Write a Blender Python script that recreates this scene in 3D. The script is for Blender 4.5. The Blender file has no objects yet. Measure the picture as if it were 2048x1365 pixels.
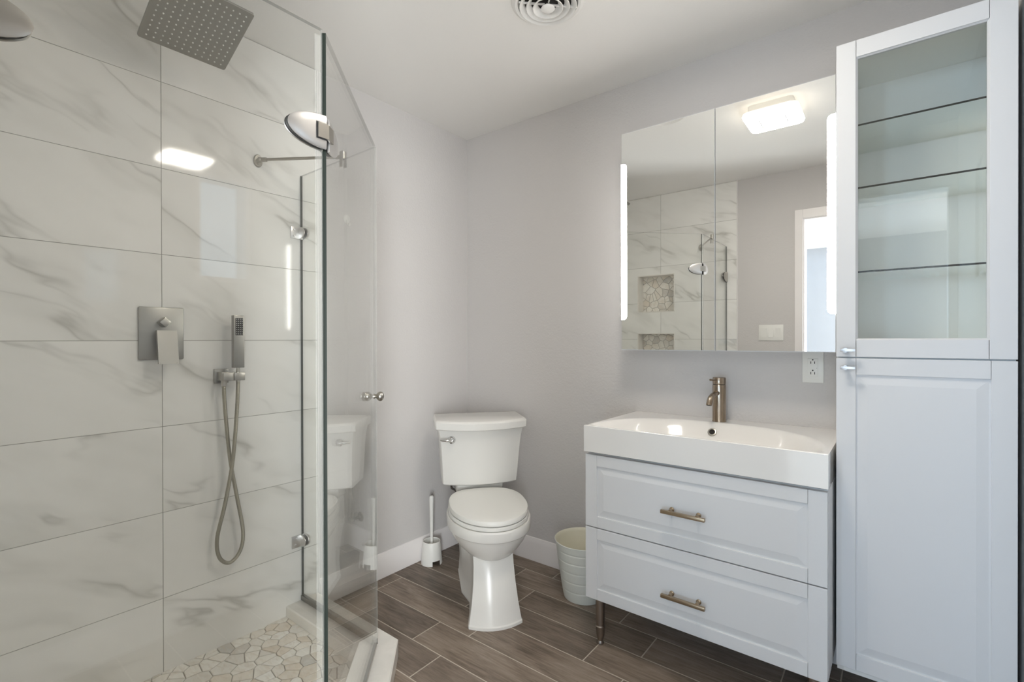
import bpy, bmesh, math, random
from mathutils import Vector, Matrix
R = math.radians
scn = bpy.context.scene
COL = scn.collection

# ------------------------------------------------------------------ camera
CAM = Vector((2.0523, -2.1693, 1.2043))
FPX, YAW, PITCH, ROLL = 979.89, R(38.2283), R(-0.1983), R(0.124)
fw = Vector((-math.sin(YAW)*math.cos(PITCH), math.cos(YAW)*math.cos(PITCH), math.sin(PITCH)))
rt0 = Vector((math.cos(YAW), math.sin(YAW), 0)); up0 = rt0.cross(fw)
rt = rt0*math.cos(ROLL) - up0*math.sin(ROLL); up = rt0*math.sin(ROLL) + up0*math.cos(ROLL)
cd = bpy.data.cameras.new('camera'); cam = bpy.data.objects.new('camera', cd); COL.objects.link(cam)
cam.matrix_world = Matrix(((rt.x, up.x, -fw.x, CAM.x), (rt.y, up.y, -fw.y, CAM.y), (rt.z, up.z, -fw.z, CAM.z), (0, 0, 0, 1)))
cd.sensor_width = 36.0; cd.lens = FPX/2048*36.0; cd.clip_start = 0.01
scn.camera = cam
# ------------------------------------------------------------------ world, lights, exposure
LAMP_E, LAMP_SIDE, STRIP_E = 46.0, 2.5, 52.0
HALL_W, LOW_FILL_W, SIDE_FILL_W, WIN_W, SKY = 85.0, 44.0, 300.0, 0.40, 1.2
world = bpy.data.worlds.new('daylight'); scn.world = world; world.use_nodes = True
world.node_tree.nodes['Background'].inputs[0].default_value = (0.66, 0.80, 1.0, 1)
world.node_tree.nodes['Background'].inputs[1].default_value = SKY
scn.view_settings.view_transform = 'Standard'; scn.view_settings.look = 'None'
scn.view_settings.gamma = 1.0; scn.view_settings.use_curve_mapping = False
scn.view_settings.exposure = 0.17
scn.cycles.max_bounces = 12; scn.cycles.diffuse_bounces = 6; scn.cycles.glossy_bounces = 6
scn.cycles.transparent_max_bounces = 24; scn.cycles.caustics_reflective = False; scn.cycles.caustics_refractive = False
scn.cycles.sample_clamp_indirect = 6.0
scn.cycles.use_denoising = True

def area(name, loc, direction, sx, sy, watt, color):
    l = bpy.data.lights.new(name, 'AREA'); l.shape = 'RECTANGLE'; l.size = sx; l.size_y = sy
    l.energy = watt; l.color = color
    o = bpy.data.objects.new(name, l); COL.objects.link(o); o.location = loc
    o.rotation_euler = Vector(direction).to_track_quat('-Z', 'Y').to_euler()
    return o
# daylight by a hall window and the small bathroom window, plus two added fills
area('hall_window_daylight', (0.63, -5.92, 1.62), (0, 1, 0), 0.84, 0.80, HALL_W, (0.50, 0.72, 1.0))
area('added_low_hall_fill', (2.55, -5.92, 0.63), (0, 1, 0), 1.5, 1.05, LOW_FILL_W, (0.52, 0.74, 1.0))  # unseen fill, added to brighten the drawer and cabinet fronts
area('added_hall_side_fill', (4.12, -4.2, 1.03), (-1, 0, 0), 1.5, 1.9, SIDE_FILL_W, (0.94, 0.96, 1.0))  # unseen fill, added to brighten the left of the room and the ceiling
area('bathroom_window_daylight', (2.44, -1.25, 1.6975), (-1, 0, 0), 0.30, 0.55, WIN_W, (0.70, 0.85, 1.0))

# ------------------------------------------------------------------ materials
def mat(name, color=(.8, .8, .8), rough=.5, metal=0.0, spec=.5, coat=0.0):
    m = bpy.data.materials.new(name); m.use_nodes = True
    b = m.node_tree.nodes['Principled BSDF']
    b.inputs['Base Color'].default_value = (*color, 1); b.inputs['Roughness'].default_value = rough
    b.inputs['Metallic'].default_value = metal; b.inputs['Specular IOR Level'].default_value = spec
    b.inputs['Coat Weight'].default_value = coat
    return m
class NT:
    def __init__(s, m): s.t = m.node_tree; s.n = s.t.nodes; s.l = s.t.links; s.b = s.n.get('Principled BSDF')
    def add(s, typ, **kw):
        n = s.n.new(typ)
        for k, v in kw.items():
            if k.startswith('i_'): n.inputs[int(k[2:])].default_value = v
            else: setattr(n, k, v)
        return n
    def link(s, a, b): s.l.new(a, b)
    def math(s, op, a, b=None, clamp=False):
        n = s.n.new('ShaderNodeMath'); n.operation = op; n.use_clamp = clamp
        for i, v in enumerate((a, b)):
            if v is None: continue
            if isinstance(v, (int, float)): n.inputs[i].default_value = v
            else: s.l.new(v, n.inputs[i])
        return n.outputs[0]
    def ramp(s, fac, stops, interp='LINEAR'):
        n = s.n.new('ShaderNodeValToRGB'); s.l.new(fac, n.inputs[0]); n.color_ramp.interpolation = interp
        e = n.color_ramp.elements
        while len(e) < len(stops): e.new(.5)
        for k, (p, c) in enumerate(stops): e[k].position = p; e[k].color = (*c, 1) if len(c) == 3 else c
        return n.outputs[0]
    def mix(s, fac, a, b, blend='MIX'):
        n = s.n.new('ShaderNodeMix'); n.data_type = 'RGBA'; n.blend_type = blend
        for i, v in ((0, fac), (6, a), (7, b)):
            if isinstance(v, (int, float)): n.inputs[i].default_value = v
            elif isinstance(v, tuple): n.inputs[i].default_value = (*v, 1)
            else: s.l.new(v, n.inputs[i])
        return n.outputs[2]
    def noise(s, vec, scale, detail=4, rough=.5, dist=0.0):
        n = s.n.new('ShaderNodeTexNoise'); n.inputs['Scale'].default_value = scale; n.inputs['Detail'].default_value = detail
        n.inputs['Roughness'].default_value = rough; n.inputs['Distortion'].default_value = dist
        if vec is not None: s.l.new(vec, n.inputs['Vector'])
        return n.outputs['Fac']
    def coord(s): return s.n.new('ShaderNodeTexCoord').outputs['Object']
    def mapping(s, vec, scale=(1, 1, 1), rot=(0, 0, 0), loc=(0, 0, 0)):
        n = s.n.new('ShaderNodeMapping'); s.l.new(vec, n.inputs[0])
        n.inputs[1].default_value = loc; n.inputs[2].default_value = rot; n.inputs[3].default_value = scale
        return n.outputs[0]
    def bump(s, h, strength, dist=.001):
        n = s.n.new('ShaderNodeBump'); n.inputs['Strength'].default_value = strength; n.inputs['Distance'].default_value = dist
        s.l.new(h, n.inputs['Height']); s.l.new(n.outputs[0], s.b.inputs['Normal'])
    def attr(s, name='rnd'):
        n = s.n.new('ShaderNodeAttribute'); n.attribute_name = name; return n
    def vadd(s, a, b, scale):
        m_ = s.n.new('ShaderNodeVectorMath'); m_.operation = 'MULTIPLY_ADD'
        s.l.new(b, m_.inputs[0]); m_.inputs[1].default_value = (scale,)*3; s.l.new(a, m_.inputs[2]); return m_.outputs[0]

def paint(name, color, rough, bump):
    m = mat(name, color, rough, spec=.3); t = NT(m); c = t.coord()
    n1 = t.noise(c, 90, 3, .6); n2 = t.noise(c, 28, 2)
    t.bump(t.math('ADD', n1, t.math('MULTIPLY', n2, .8)), bump, .0025)
    return m
M = {}
M['wall'] = paint('grey_wall_paint', (.60, .58, .568), .6, .6)
M['ceiling'] = paint('ceiling_paint', (.84, .825, .80), .7, .18)
M['hall_wall'] = paint('blue_grey_hall_paint', (.30, .305, .32), .6, .2)
M['trim'] = mat('white_trim_paint', (.80, .77, .76), .35)
M['cab'] = mat('white_cabinet_lacquer', (.72, .725, .735), .5, spec=.3)
M['cab_in'] = mat('white_cabinet_interior', (.86, .86, .84), .5)
M['porcelain'] = mat('white_porcelain', (.755, .745, .715), .22)
M['ceramic'] = mat('white_ceramic_sink', (.84, .825, .80), .10, coat=.5)
M['plastic'] = mat('white_plastic', (.78, .775, .74), .35)
M['nickel'] = mat('brushed_nickel', (.46, .44, .40), .28, 1.0)
M['nickel_dark'] = mat('brushed_nickel_grey', (.335, .325, .30), .38, 1.0)
M['chrome'] = mat('polished_chrome', (.80, .80, .80), .08, 1.0)
M['steel'] = mat('satin_chrome', (.70, .69, .68), .3, 1.0)
M['handle_chrome'] = mat('matt_chrome_pull', (.62, .62, .63), .38, 1.0)
M['black'] = mat('black_rubber', (.02, .02, .02), .6)
M['dark'] = mat('dark_opening', (.015, .013, .012), .8)
M['mirror'] = mat('silvered_mirror', (.93, .94, .93), 0.0, 1.0)
M['bronze_pull'] = mat('brushed_bronze', (.42, .33, .23), .33, 1.0)
M['grout_tile'] = mat('grey_tile_grout', (.36, .35, .32), .8)
M['grout_floor'] = mat('beige_floor_grout', (.56, .50, .43), .85)
M['grout_stone'] = mat('sand_stone_grout', (.40, .375, .335), .85)
M['nozzle'] = mat('pale_silicone', (.72, .72, .69), .5)
M['seal'] = mat('clear_vinyl_seal', (.86, .86, .84), .25); M['seal'].node_tree.nodes['Principled BSDF'].inputs['Alpha'].default_value = .12
M['curb'] = None
M['valve'] = mat('aged_valve_metal', (.30, .29, .27), .35, 1.0)

def bin_material():
    m = mat('pale_green_enamel', (.86, .885, .83), .4); return m
M['bin'] = bin_material()
M['bin_in'] = mat('cream_enamel', (.74, .71, .58), .45)

# stained faucet metal
m = mat('stained_nickel', (.4, .34, .28), .25, 1.0); t = NT(m); c = t.coord()
n = t.noise(t.mapping(c, (90, 90, 8)), 1.0, 4, .6)
t.link(t.ramp(n, [(.30, (.22, .16, .11)), (.52, (.36, .29, .22)), (.8, (.55, .49, .43))]), t.b.inputs['Base Color'])
M['faucet'] = m
m = mat('brushed_leg_metal', (.36, .32, .29), .32, 1.0); M['leg'] = m

# hose: fine ribs
m = mat('ribbed_metal_hose', (.36, .34, .28), .35, 1.0); t = NT(m); M['hose'] = m
w_ = t.add('ShaderNodeTexWave'); w_.wave_type = 'BANDS'; w_.bands_direction = 'Z'; w_.inputs['Scale'].default_value = 110
t.link(t.coord(), w_.inputs['Vector']); t.bump(w_.outputs['Fac'], .5, .001)

# clear glass pane: thin-wall look made of a see-through and a mirror lobe weighted by viewing angle
def glass(name, tint, f0=.043):
    m = bpy.data.materials.new(name); m.use_nodes = True; t = NT(m); t.n.remove(t.b)
    g = t.add('ShaderNodeNewGeometry')
    d = t.add('ShaderNodeVectorMath', operation='DOT_PRODUCT'); t.link(g.outputs['Incoming'], d.inputs[0]); t.link(g.outputs['Normal'], d.inputs[1])
    c_ = t.math('ABSOLUTE', d.outputs['Value'])
    f = t.math('ADD', t.math('MULTIPLY', t.math('POWER', t.math('SUBTRACT', 1.0, c_), 5.0), 1-f0), f0, True)
    tr = t.add('ShaderNodeBsdfTransparent'); tr.inputs[0].default_value = (*tint, 1)
    gl = t.add('ShaderNodeBsdfGlossy'); gl.inputs['Roughness'].default_value = 0.0; gl.inputs[0].default_value = (1, 1, 1, 1)
    mx = t.add('ShaderNodeMixShader'); t.link(f, mx.inputs[0]); t.link(tr.outputs[0], mx.inputs[1]); t.link(gl.outputs[0], mx.inputs[2])
    t.link(mx.outputs[0], t.n['Material Output'].inputs[0]); return m
M['glass'] = glass('clear_shower_glass', (.986, .991, .984))
M['cab_glass'] = glass('cabinet_door_glass', (.97, .98, .97))
M['shelf_glass'] = glass('shelf_glass', (.97, .985, .97))
M['glass_edge'] = mat('green_glass_edge', (.022, .030, .024), .45, spec=.25)
M['glass_edge_light'] = mat('polished_glass_edge', (.50, .53, .51), .2); M['glass_edge_light'].node_tree.nodes['Principled BSDF'].inputs['Alpha'].default_value = .30
M['glass_edge_top'] = mat('polished_glass_top', (.03, .045, .038), .3); M['glass_edge_top'].node_tree.nodes['Principled BSDF'].inputs['Alpha'].default_value = .42
M['shelf_edge'] = mat('dark_shelf_edge', (.006, .010, .008), .1)

def emit(name, color, strength):
    m = bpy.data.materials.new(name); m.use_nodes = True; t = NT(m); t.n.remove(t.b)
    e = t.add('ShaderNodeEmission'); e.inputs[0].default_value = (*color, 1); e.inputs[1].default_value = strength
    t.link(e.outputs[0], t.n['Material Output'].inputs[0]); return m
M['lamp'] = emit('lit_lamp_diffuser', (1.0, .93, .83), LAMP_E)
M['lamp_side'] = emit('lit_lamp_rim', (1.0, .90, .76), LAMP_SIDE)
M['strip'] = emit('lit_mirror_strip', (1.0, .97, .92), STRIP_E)

# marble tile
m = mat('marble_tile_glaze', (.7, .69, .65), .06, spec=.5); t = NT(m); c = t.coord(); a = t.attr()
sx = t.add('ShaderNodeSeparateXYZ'); t.link(c, sx.inputs[0])
cx_ = t.add('ShaderNodeCombineXYZ'); t.link(t.math('ADD', sx.outputs[0], sx.outputs[1]), cx_.inputs[0]); t.link(sx.outputs[2], cx_.inputs[1])
v = t.vadd(cx_.outputs[0], a.outputs['Vector'], 11.0)
v2 = t.mapping(v, (1, 1, 1), (0, 0, R(27)))
wp = t.add('ShaderNodeTexNoise'); wp.inputs['Scale'].default_value = 2.6; wp.inputs['Detail'].default_value = 3; t.link(v2, wp.inputs['Vector'])
v3 = t.vadd(v2, wp.outputs['Color'], .16)
def vein(sc, thick, seed, det=3):
    nz = t.noise(t.mapping(v3, (.75, 3.0, 1.0), (0, 0, 0), (seed, seed*1.7, 0)), sc, det, .5)
    return t.math('SUBTRACT', 1.0, t.math('DIVIDE', t.math('ABSOLUTE', t.math('SUBTRACT', nz, .5)), thick), True)
def patch(seed, lo, gain): return t.math('MULTIPLY', t.math('SUBTRACT', t.noise(t.mapping(v2, (1.2, 2.2, 1), (0, 0, 0), (seed, 2*seed, 0)), 2.3, 2, .5), lo), gain, True)
pa_, pb_ = patch(3.1, .45, 5.0), patch(8.3, .47, 5.0)
v_a = t.math('MULTIPLY', t.math('POWER', vein(1.25, .022, 2.0, 4), 1.4), pa_)
v_b = t.math('MULTIPLY', t.math('POWER', vein(1.25, .13, 2.0, 4), 1.6), pa_)
v_c = t.math('MULTIPLY', t.math('POWER', vein(1.9, .10, 7.0), 1.5), pb_)
streak = t.noise(t.mapping(v3, (.9, 7.0, 1)), 2.0, 4, .6)
basec = t.ramp(t.noise(v2, 2.0, 3), [(.35, (.83, .82, .79)), (.65, (.88, .87, .84))])
col = t.mix(t.math('MULTIPLY', t.math('MULTIPLY', t.math('SUBTRACT', streak, .48), 2.0, True), .5), basec, (.76, .75, .71))
col = t.mix(t.math('MULTIPLY', t.math('ADD', v_b, v_c), .35, True), col, (.57, .56, .515))
col = t.mix(t.math('MULTIPLY', v_a, .55, True), col, (.37, .36, .32))
t.link(col, t.b.inputs['Base Color'])
M['tile'] = m
m = mat('white_marble_curb', (.78, .76, .71), .2); t = NT(m)
nz = t.noise(t.coord(), 7, 4, .6, .5); t.link(t.ramp(nz, [(.4, (.80, .77, .72)), (.7, (.72, .70, .65))]), t.b.inputs['Base Color']); M['curb'] = m

# broken stone mosaic
m = mat('broken_marble_mosaic', (.7, .66, .58), .45); t = NT(m); a = t.attr(); s = t.add('ShaderNodeSeparateColor'); t.link(a.outputs['Color'], s.inputs[0])
stone = t.ramp(s.outputs[0], [(0, (.88, .86, .81)), (.40, (.84, .81, .75)), (.58, (.80, .75, .67)), (.70, (.74, .66, .56)), (.80, (.87, .85, .80)), (.93, (.66, .63, .58)), (1, (.56, .55, .52))])
vv = t.vadd(t.coord(), a.outputs['Vector'], 6.0)
n1 = t.noise(t.mapping(vv, (1, 2.5, 1)), 22, 5, .6, 1.0)
stone = t.mix(t.math('MULTIPLY', t.math('SUBTRACT', n1, .45), 2.2, True), stone, (.62, .54, .44))
n2 = t.noise(vv, 30, 3); stone = t.mix(t.math('MULTIPLY', t.math('SUBTRACT', n2, .5), 2.0, True), stone, (.80, .78, .74))
t.link(stone, t.b.inputs['Base Color']); t.bump(t.noise(vv, 60, 3), .3, .002); M['stone'] = m

# wood-look floor planks
m = mat('wood_look_plank_tile', (.2, .16, .13), .42, spec=.4); t = NT(m); c = t.coord(); a = t.attr(); s = t.add('ShaderNodeSeparateColor'); t.link(a.outputs['Color'], s.inputs[0])
v = t.vadd(c, a.outputs['Vector'], 13.0)
big = t.noise(t.mapping(v, (1.4, 5, 1)), 2.0, 3, .55, .8)
fine = t.noise(t.mapping(v, (3, 60, 1)), 2.0, 5, .65, .6)
ring = t.noise(t.mapping(v, (2.2, 14, 1)), 2.4, 4, .6, 2.2)
k = t.math('ADD', t.math('MULTIPLY', big, .45), t.math('ADD', t.math('MULTIPLY', fine, .35), t.math('MULTIPLY', ring, .30)))
colr = t.ramp(k, [(.36, (.070, .052, .038)), (.47, (.150, .115, .088)), (.58, (.225, .178, .140)), (.72, (.31, .25, .205))])
sh = t.math('ADD', t.math('MULTIPLY', s.outputs[1], .38), .80)
cc = t.add('ShaderNodeCombineColor'); [t.link(sh, cc.inputs[i]) for i in range(3)]
t.link(t.mix(1.0, colr, cc.outputs[0], 'MULTIPLY'), t.b.inputs['Base Color'])
t.link(t.ramp(fine, [(.3, (.5,)*3), (.7, (.34,)*3)]), t.b.inputs['Roughness']); t.bump(fine, .25, .001)
M['plank'] = m

# ------------------------------------------------------------------ mesh helpers
class MB:
    def __init__(s): s.bm = bmesh.new(); s.rl = s.bm.loops.layers.float_color.new('rnd'); s.mi = 0
    def _fin(s, faces):
        for f in faces: f.material_index = s.mi
        return faces
    def face(s, pts, rnd=None):
        f = s.bm.faces.new([s.bm.verts.new(p) for p in pts]); f.material_index = s.mi
        if rnd:
            for l in f.loops: l[s.rl] = (*rnd, 1)
        return f
    def box(s, x0, x1, y0, y1, z0, z1, bev=0.0, seg=2):
        v = [s.bm.verts.new(p) for p in ((x0, y0, z0), (x1, y0, z0), (x1, y1, z0), (x0, y1, z0), (x0, y0, z1), (x1, y0, z1), (x1, y1, z1), (x0, y1, z1))]
        fs = [s.bm.faces.new([v[i] for i in q]) for q in ((3, 2, 1, 0), (4, 5, 6, 7), (0, 1, 5, 4), (1, 2, 6, 5), (2, 3, 7, 6), (3, 0, 4, 7))]
        s._fin(fs)
        if bev:
            es = {e for f in fs for e in f.edges}
            r = bmesh.ops.bevel(s.bm, geom=list(es), offset=bev, segments=seg, affect='EDGES', profile=.5)
            s._fin(r['faces'])
        return s
    def loft(s, loops, cap=True, closed=True, rnd=None):
        rows = [[s.bm.verts.new(p) for p in lp] for lp in loops]; n = len(rows[0]); fs = []
        for a, b in zip(rows, rows[1:]):
            for i in range(n if closed else n-1):
                j = (i+1) % n
                try: fs.append(s.bm.faces.new((a[i], a[j], b[j], b[i])))
                except ValueError: pass
        if cap:
            fs.append(s.bm.faces.new(rows[0][::-1])); fs.append(s.bm.faces.new(rows[-1]))
        s._fin(fs)
        if rnd:
            for f in fs:
                for l in f.loops: l[s.rl] = (*rnd, 1)
        return s
    def lathe(s, prof, n=32, axis=Vector((0, 0, 1)), org=Vector((0, 0, 0)), cap=True):
        q = Vector((0, 0, 1)).rotation_difference(Vector(axis)); org = Vector(org)
        lp = [[org + q @ Vector((r*math.cos(2*math.pi*i/n), r*math.sin(2*math.pi*i/n), h)) for i in range(n)] for r, h in prof]
        return s.loft(lp, cap)
    def cyl(s, a, b, r, n=24, r2=None, bev=0.0):
        a = Vector(a); b = Vector(b); L = (b-a).length; r2 = r if r2 is None else r2
        pr = [(r, 0), (r2, L)] if not bev else [(r-bev, 0), (r, bev), (r2, L-bev), (r2-bev, L)]
        return s.lathe(pr, n, b-a, a)
    def sphere(s, c, r, sx=1, sy=1, sz=1, n=24):
        c = Vector(c); lp = []
        for k in range(1, 12):
            th = math.pi*k/12
            lp.append([c + Vector((sx*r*math.sin(th)*math.cos(2*math.pi*i/n), sy*r*math.sin(th)*math.sin(2*math.pi*i/n), -sz*r*math.cos(th))) for i in range(n)])
        return s.loft(lp, True)
    def tube(s, pts, r, n=12, res=8):
        P = [Vector(p) for p in pts]; out = []
        if len(P) > 2 and res:
            Q = [P[0]*2-P[1]] + P + [P[-1]*2-P[-2]]
            for i in range(1, len(Q)-2):
                for k in range(res):
                    u = k/res; a, b, c_, d = Q[i-1:i+3]
                    out.append(.5*((2*b) + (c_-a)*u + (2*a-5*b+4*c_-d)*u*u + (3*b-a-3*c_+d)*u**3))
            out.append(P[-1])
        else: out = P
        lp = []; N = None
        for i, p in enumerate(out):
            T = (out[min(i+1, len(out)-1)] - out[max(i-1, 0)]).normalized()
            if N is None: N = T.orthogonal().normalized()
            N = (N - T*N.dot(T)).normalized(); B = T.cross(N)
            rr = r(i/(len(out)-1)) if callable(r) else r
            lp.append([p + N*rr*math.cos(2*math.pi*k/n) + B*rr*math.sin(2*math.pi*k/n) for k in range(n)])
        return s.loft(lp, True)
    def prism(s, poly, z0, z1):
        return s.loft([[Vector((x, y, z0)) for x, y in poly], [Vector((x, y, z1)) for x, y in poly]])
    def xf(s, mtx): s.bm.transform(mtx); return s
    def build(s, name, mats, parent=None, sharp=30, world=False, smooth=True):
        if not isinstance(mats, (list, tuple)): mats = [mats]
        bmesh.ops.recalc_face_normals(s.bm, faces=s.bm.faces)
        me = bpy.data.meshes.new(name)
        if parent is not None and world:
            s.bm.transform(root_matrix(parent).inverted())
        s.bm.to_mesh(me); s.bm.free()
        for mm in mats: me.materials.append(mm)
        if smooth:
            for p in me.polygons: p.use_smooth = True
            me.set_sharp_from_angle(angle=R(sharp))
        o = bpy.data.objects.new(name, me); COL.objects.link(o)
        if parent is not None: o.parent = parent
        return o
def root_matrix(o):
    mtx = Matrix.Translation(o.location) @ o.rotation_euler.to_matrix().to_4x4()
    return root_matrix(o.parent) @ mtx if o.parent else mtx
def tag(o, label=None, cat=None, group=None, kind=None):
    if label: o['label'] = label
    if cat: o['category'] = cat
    if group: o['group'] = group
    if kind: o['kind'] = kind
    return o
def thing(name, label, cat, loc=(0, 0, 0), rotz=0.0, group=None):
    o = bpy.data.objects.new(name, None); COL.objects.link(o); o.location = loc; o.rotation_euler = (0, 0, rotz)
    o.empty_display_size = .05
    return tag(o, label, cat, group)
def struct(o, label=None, cat=None): return tag(o, label, cat, kind='structure')
def rects(x0, x1, z0, z1, holes):
    xs = sorted({x0, x1, *[h[0] for h in holes], *[h[1] for h in holes]}); zs = sorted({z0, z1, *[h[2] for h in holes], *[h[3] for h in holes]})
    for xa, xb in zip(xs, xs[1:]):
        for za, zb in zip(zs, zs[1:]):
            mx, mz = (xa+xb)/2, (za+zb)/2
            if any(h[0] < mx < h[1] and h[2] < mz < h[3] for h in holes): continue
            yield xa, xb, za, zb
def clip(poly, nx, ny, d):
    out = []
    for i, p in enumerate(poly):
        q = poly[(i+1) % len(poly)]; a = p[0]*nx+p[1]*ny-d; b = q[0]*nx+q[1]*ny-d
        if a <= 0: out.append(p)
        if (a < 0 < b) or (b < 0 < a):
            u = a/(a-b); out.append((p[0]+(q[0]-p[0])*u, p[1]+(q[1]-p[1])*u))
    return out
def mosaic(region, step, seed, gap=.0016):
    rng = random.Random(seed); xs = [p[0] for p in region]; ys = [p[1] for p in region]; pts = []
    nx = int((max(xs)-min(xs))/step)+3; ny = int((max(ys)-min(ys))/step)+3; grid = {}
    for i in range(-1, nx):
        for j in range(-1, ny):
            if rng.random() < .16: continue
            grid[i, j] = (min(xs)+(i+.5+rng.uniform(-.49, .49))*step, min(ys)+(j+.5+rng.uniform(-.49, .49))*step)
    for (i, j), p in grid.items():
        poly = [(x, y) for x, y in region]
        for di in range(-3, 4):
            for dj in range(-3, 4):
                q = grid.get((i+di, j+dj))
                if q is None or (di == 0 and dj == 0): continue
                dx, dy = q[0]-p[0], q[1]-p[1]; L = math.hypot(dx, dy)
                poly = clip(poly, dx/L, dy/L, (p[0]*dx+p[1]*dy)/L + L/2 - gap)
                if len(poly) < 3: break
            if len(poly) < 3: break
        if len(poly) < 3: continue
        A = sum(poly[k][0]*poly[(k+1) % len(poly)][1]-poly[(k+1) % len(poly)][0]*poly[k][1] for k in range(len(poly)))/2
        if abs(A) < 1.2e-4: continue
        cx = sum(q[0] for q in poly)/len(poly); cy = sum(q[1] for q in poly)/len(poly)
        yield poly, (cx, cy), (rng.random(), rng.random(), rng.random())
def lay_stones(mb, region, step, seed, to3d, h=.004):
    for poly, (cx, cy), rnd in mosaic(region, step, seed):
        k = .94; top = [(cx+(x-cx)*k, cy+(y-cy)*k) for x, y in poly]
        lo = [to3d(x, y, 0) for x, y in poly]; m1 = [to3d(x, y, h*.7) for x, y in poly]; hi = [to3d(x, y, h) for x, y in top]
        mb.loft([lo, m1, hi], True, True, rnd)

# ------------------------------------------------------------------ the setting
XR, YF, ZC = 2.312, -2.14, 2.413          # right wall, front (doorway) wall, ceiling
DX0, DX1, DZ = 1.52, 2.285, 2.06          # doorway
SH_Z = .026                               # shower floor
# floor planks laid along x
mb = MB(); mb.mi = 1; mb.box(-.12, XR+.12, YF-.119, .12, -.06, -.0009); mb.mi = 0
rng = random.Random(5); pitch, PL, g = .1535, .605, .0019
row = 0; y1 = -.109+pitch
def plank(x0, x1, y0, y1):
    rnd = (rng.random(), rng.random(), rng.random())
    lp = [[(x0, y0, -.004), (x1, y0, -.004), (x1, y1, -.004), (x0, y1, -.004)], [(x0, y0, -.0012), (x1, y0, -.0012), (x1, y1, -.0012), (x0, y1, -.0012)],
          [(x0+.001, y0+.001, 0), (x1-.001, y0+.001, 0), (x1-.001, y1-.001, 0), (x0+.001, y1-.001, 0)]]
    mb.loft([[Vector(p) for p in q] for q in lp], True, True, rnd)
while y1 > YF-.1:
    y0 = y1-pitch; off = .08 if row % 2 == 0 else .52
    x = off-2*PL
    while x < XR+.1:
        xa, xb, ya, yb = max(x+g, -.02), min(x+PL-g, XR+.02), max(y0+g, YF-.118), min(y1-g, .01)
        if xb > xa+.01: plank(xa, xb, ya, yb)
        x += PL
    y1 = y0; row += 1
struct(mb.build('floor', [M['plank'], M['grout_floor']], smooth=False))
# ceiling and walls
mb = MB(); mb.box(-.12, XR+.12, YF-.12, .12, ZC, ZC+.1); struct(mb.build('ceiling', M['ceiling'], smooth=False))
mb = MB(); mb.box(-.12, XR+.12, 0, .12, -.06, ZC); struct(mb.build('wall_back', M['wall'], smooth=False))
mb = MB(); mb.box(-.12, 0, YF-.12, 0, -.06, ZC); wl = struct(mb.build('wall_left', M['wall'], smooth=False))
NICHE = [(.283, .607, 1.430, 1.748), (.283, .607, .95, 1.254)]
WIN = (-1.365, -1.135, 1.46, 1.935)
mb = MB()
for a, b, c, d in rects(YF-.12, 0, -.06, ZC, [WIN]): mb.box(XR, XR+.12, a, b, c, d)
wr = struct(mb.build('wall_right', M['wall'], smooth=False))
mb = MB()
for a, b, c, d in rects(0, XR, -.06, ZC, [(DX0, DX1, -.06, DZ)]+NICHE): mb.box(a, b, YF-.12, YF, c, d)
wf = struct(mb.build('wall_front', M['wall'], smooth=False))
# marble wall tile
def tile_field(name, parent, to3d, us, zs, holes, seed, edge=None):
    rg = random.Random(seed); mb = MB(); g = .0011
    for u0, u1 in zip(us, us[1:]):
        for z0, z1 in zip(zs, zs[1:]):
            hs = [h for h in holes if h[0] < u1 and h[1] > u0 and h[2] < z1 and h[3] > z0]
            hs = [(max(h[0], u0), min(h[1], u1), max(h[2], z0), min(h[3], z1)) for h in hs]
            rnd = (rg.random(), rg.random(), rg.random())
            for a, b, c, d in rects(u0, u1, z0, z1, hs):
                ga, gb, gc, gd = (g if a == u0 else 0), (g if b == u1 else 0), (g if c == z0 else 0), (g if d == z1 else 0)
                p = [to3d(a+ga, c+gc, .006), to3d(b-gb, c+gc, .006), to3d(b-gb, d-gd, .006), to3d(a+ga, d-gd, .006)]
                q = [to3d(a+ga, c+gc, .003), to3d(b-gb, c+gc, .003), to3d(b-gb, d-gd, .003), to3d(a+ga, d-gd, .003)]
                mb.loft([[Vector(x) for x in q], [Vector(x) for x in p]], True, True, rnd)
    mb.mi = 1
    for a, b, c, d in rects(us[0], us[-1], zs[0], zs[-1], holes):
        P = [to3d(u, z, t_) for t_ in (0.0, .0046) for u, z in ((a, c), (b, c), (b, d), (a, d))]
        mb.loft([[Vector(x) for x in P[:4]], [Vector(x) for x in P[4:]]])
    if edge:
        mb.mi = 2; u = edge; P = [to3d(a_, z, t_) for t_ in (0, .008) for a_, z in ((u, zs[0]), (u+.006, zs[0]), (u+.006, zs[-1]), (u, zs[-1]))]
        mb.loft([[Vector(x) for x in P[:4]], [Vector(x) for x in P[4:]]])
    return tag(mb.build(name, [M['tile'], M['grout_tile'], M['trim']], parent, smooth=False), kind='structure')
zs = [.0]+[round(1.2025+.305*k, 4) for k in range(-3, 4)]+[ZC-.001]
tile_field('wall_tile', wl, lambda u, z, t_: (t_, u, z), [YF+.008, -1.5734, -.9827], zs, [], 11, -.9827)
tile_field('wall_tile', wf, lambda u, z, t_: (u, YF+t_, z), [.008, .49, 1.085], zs, NICHE, 23, 1.085)
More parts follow.
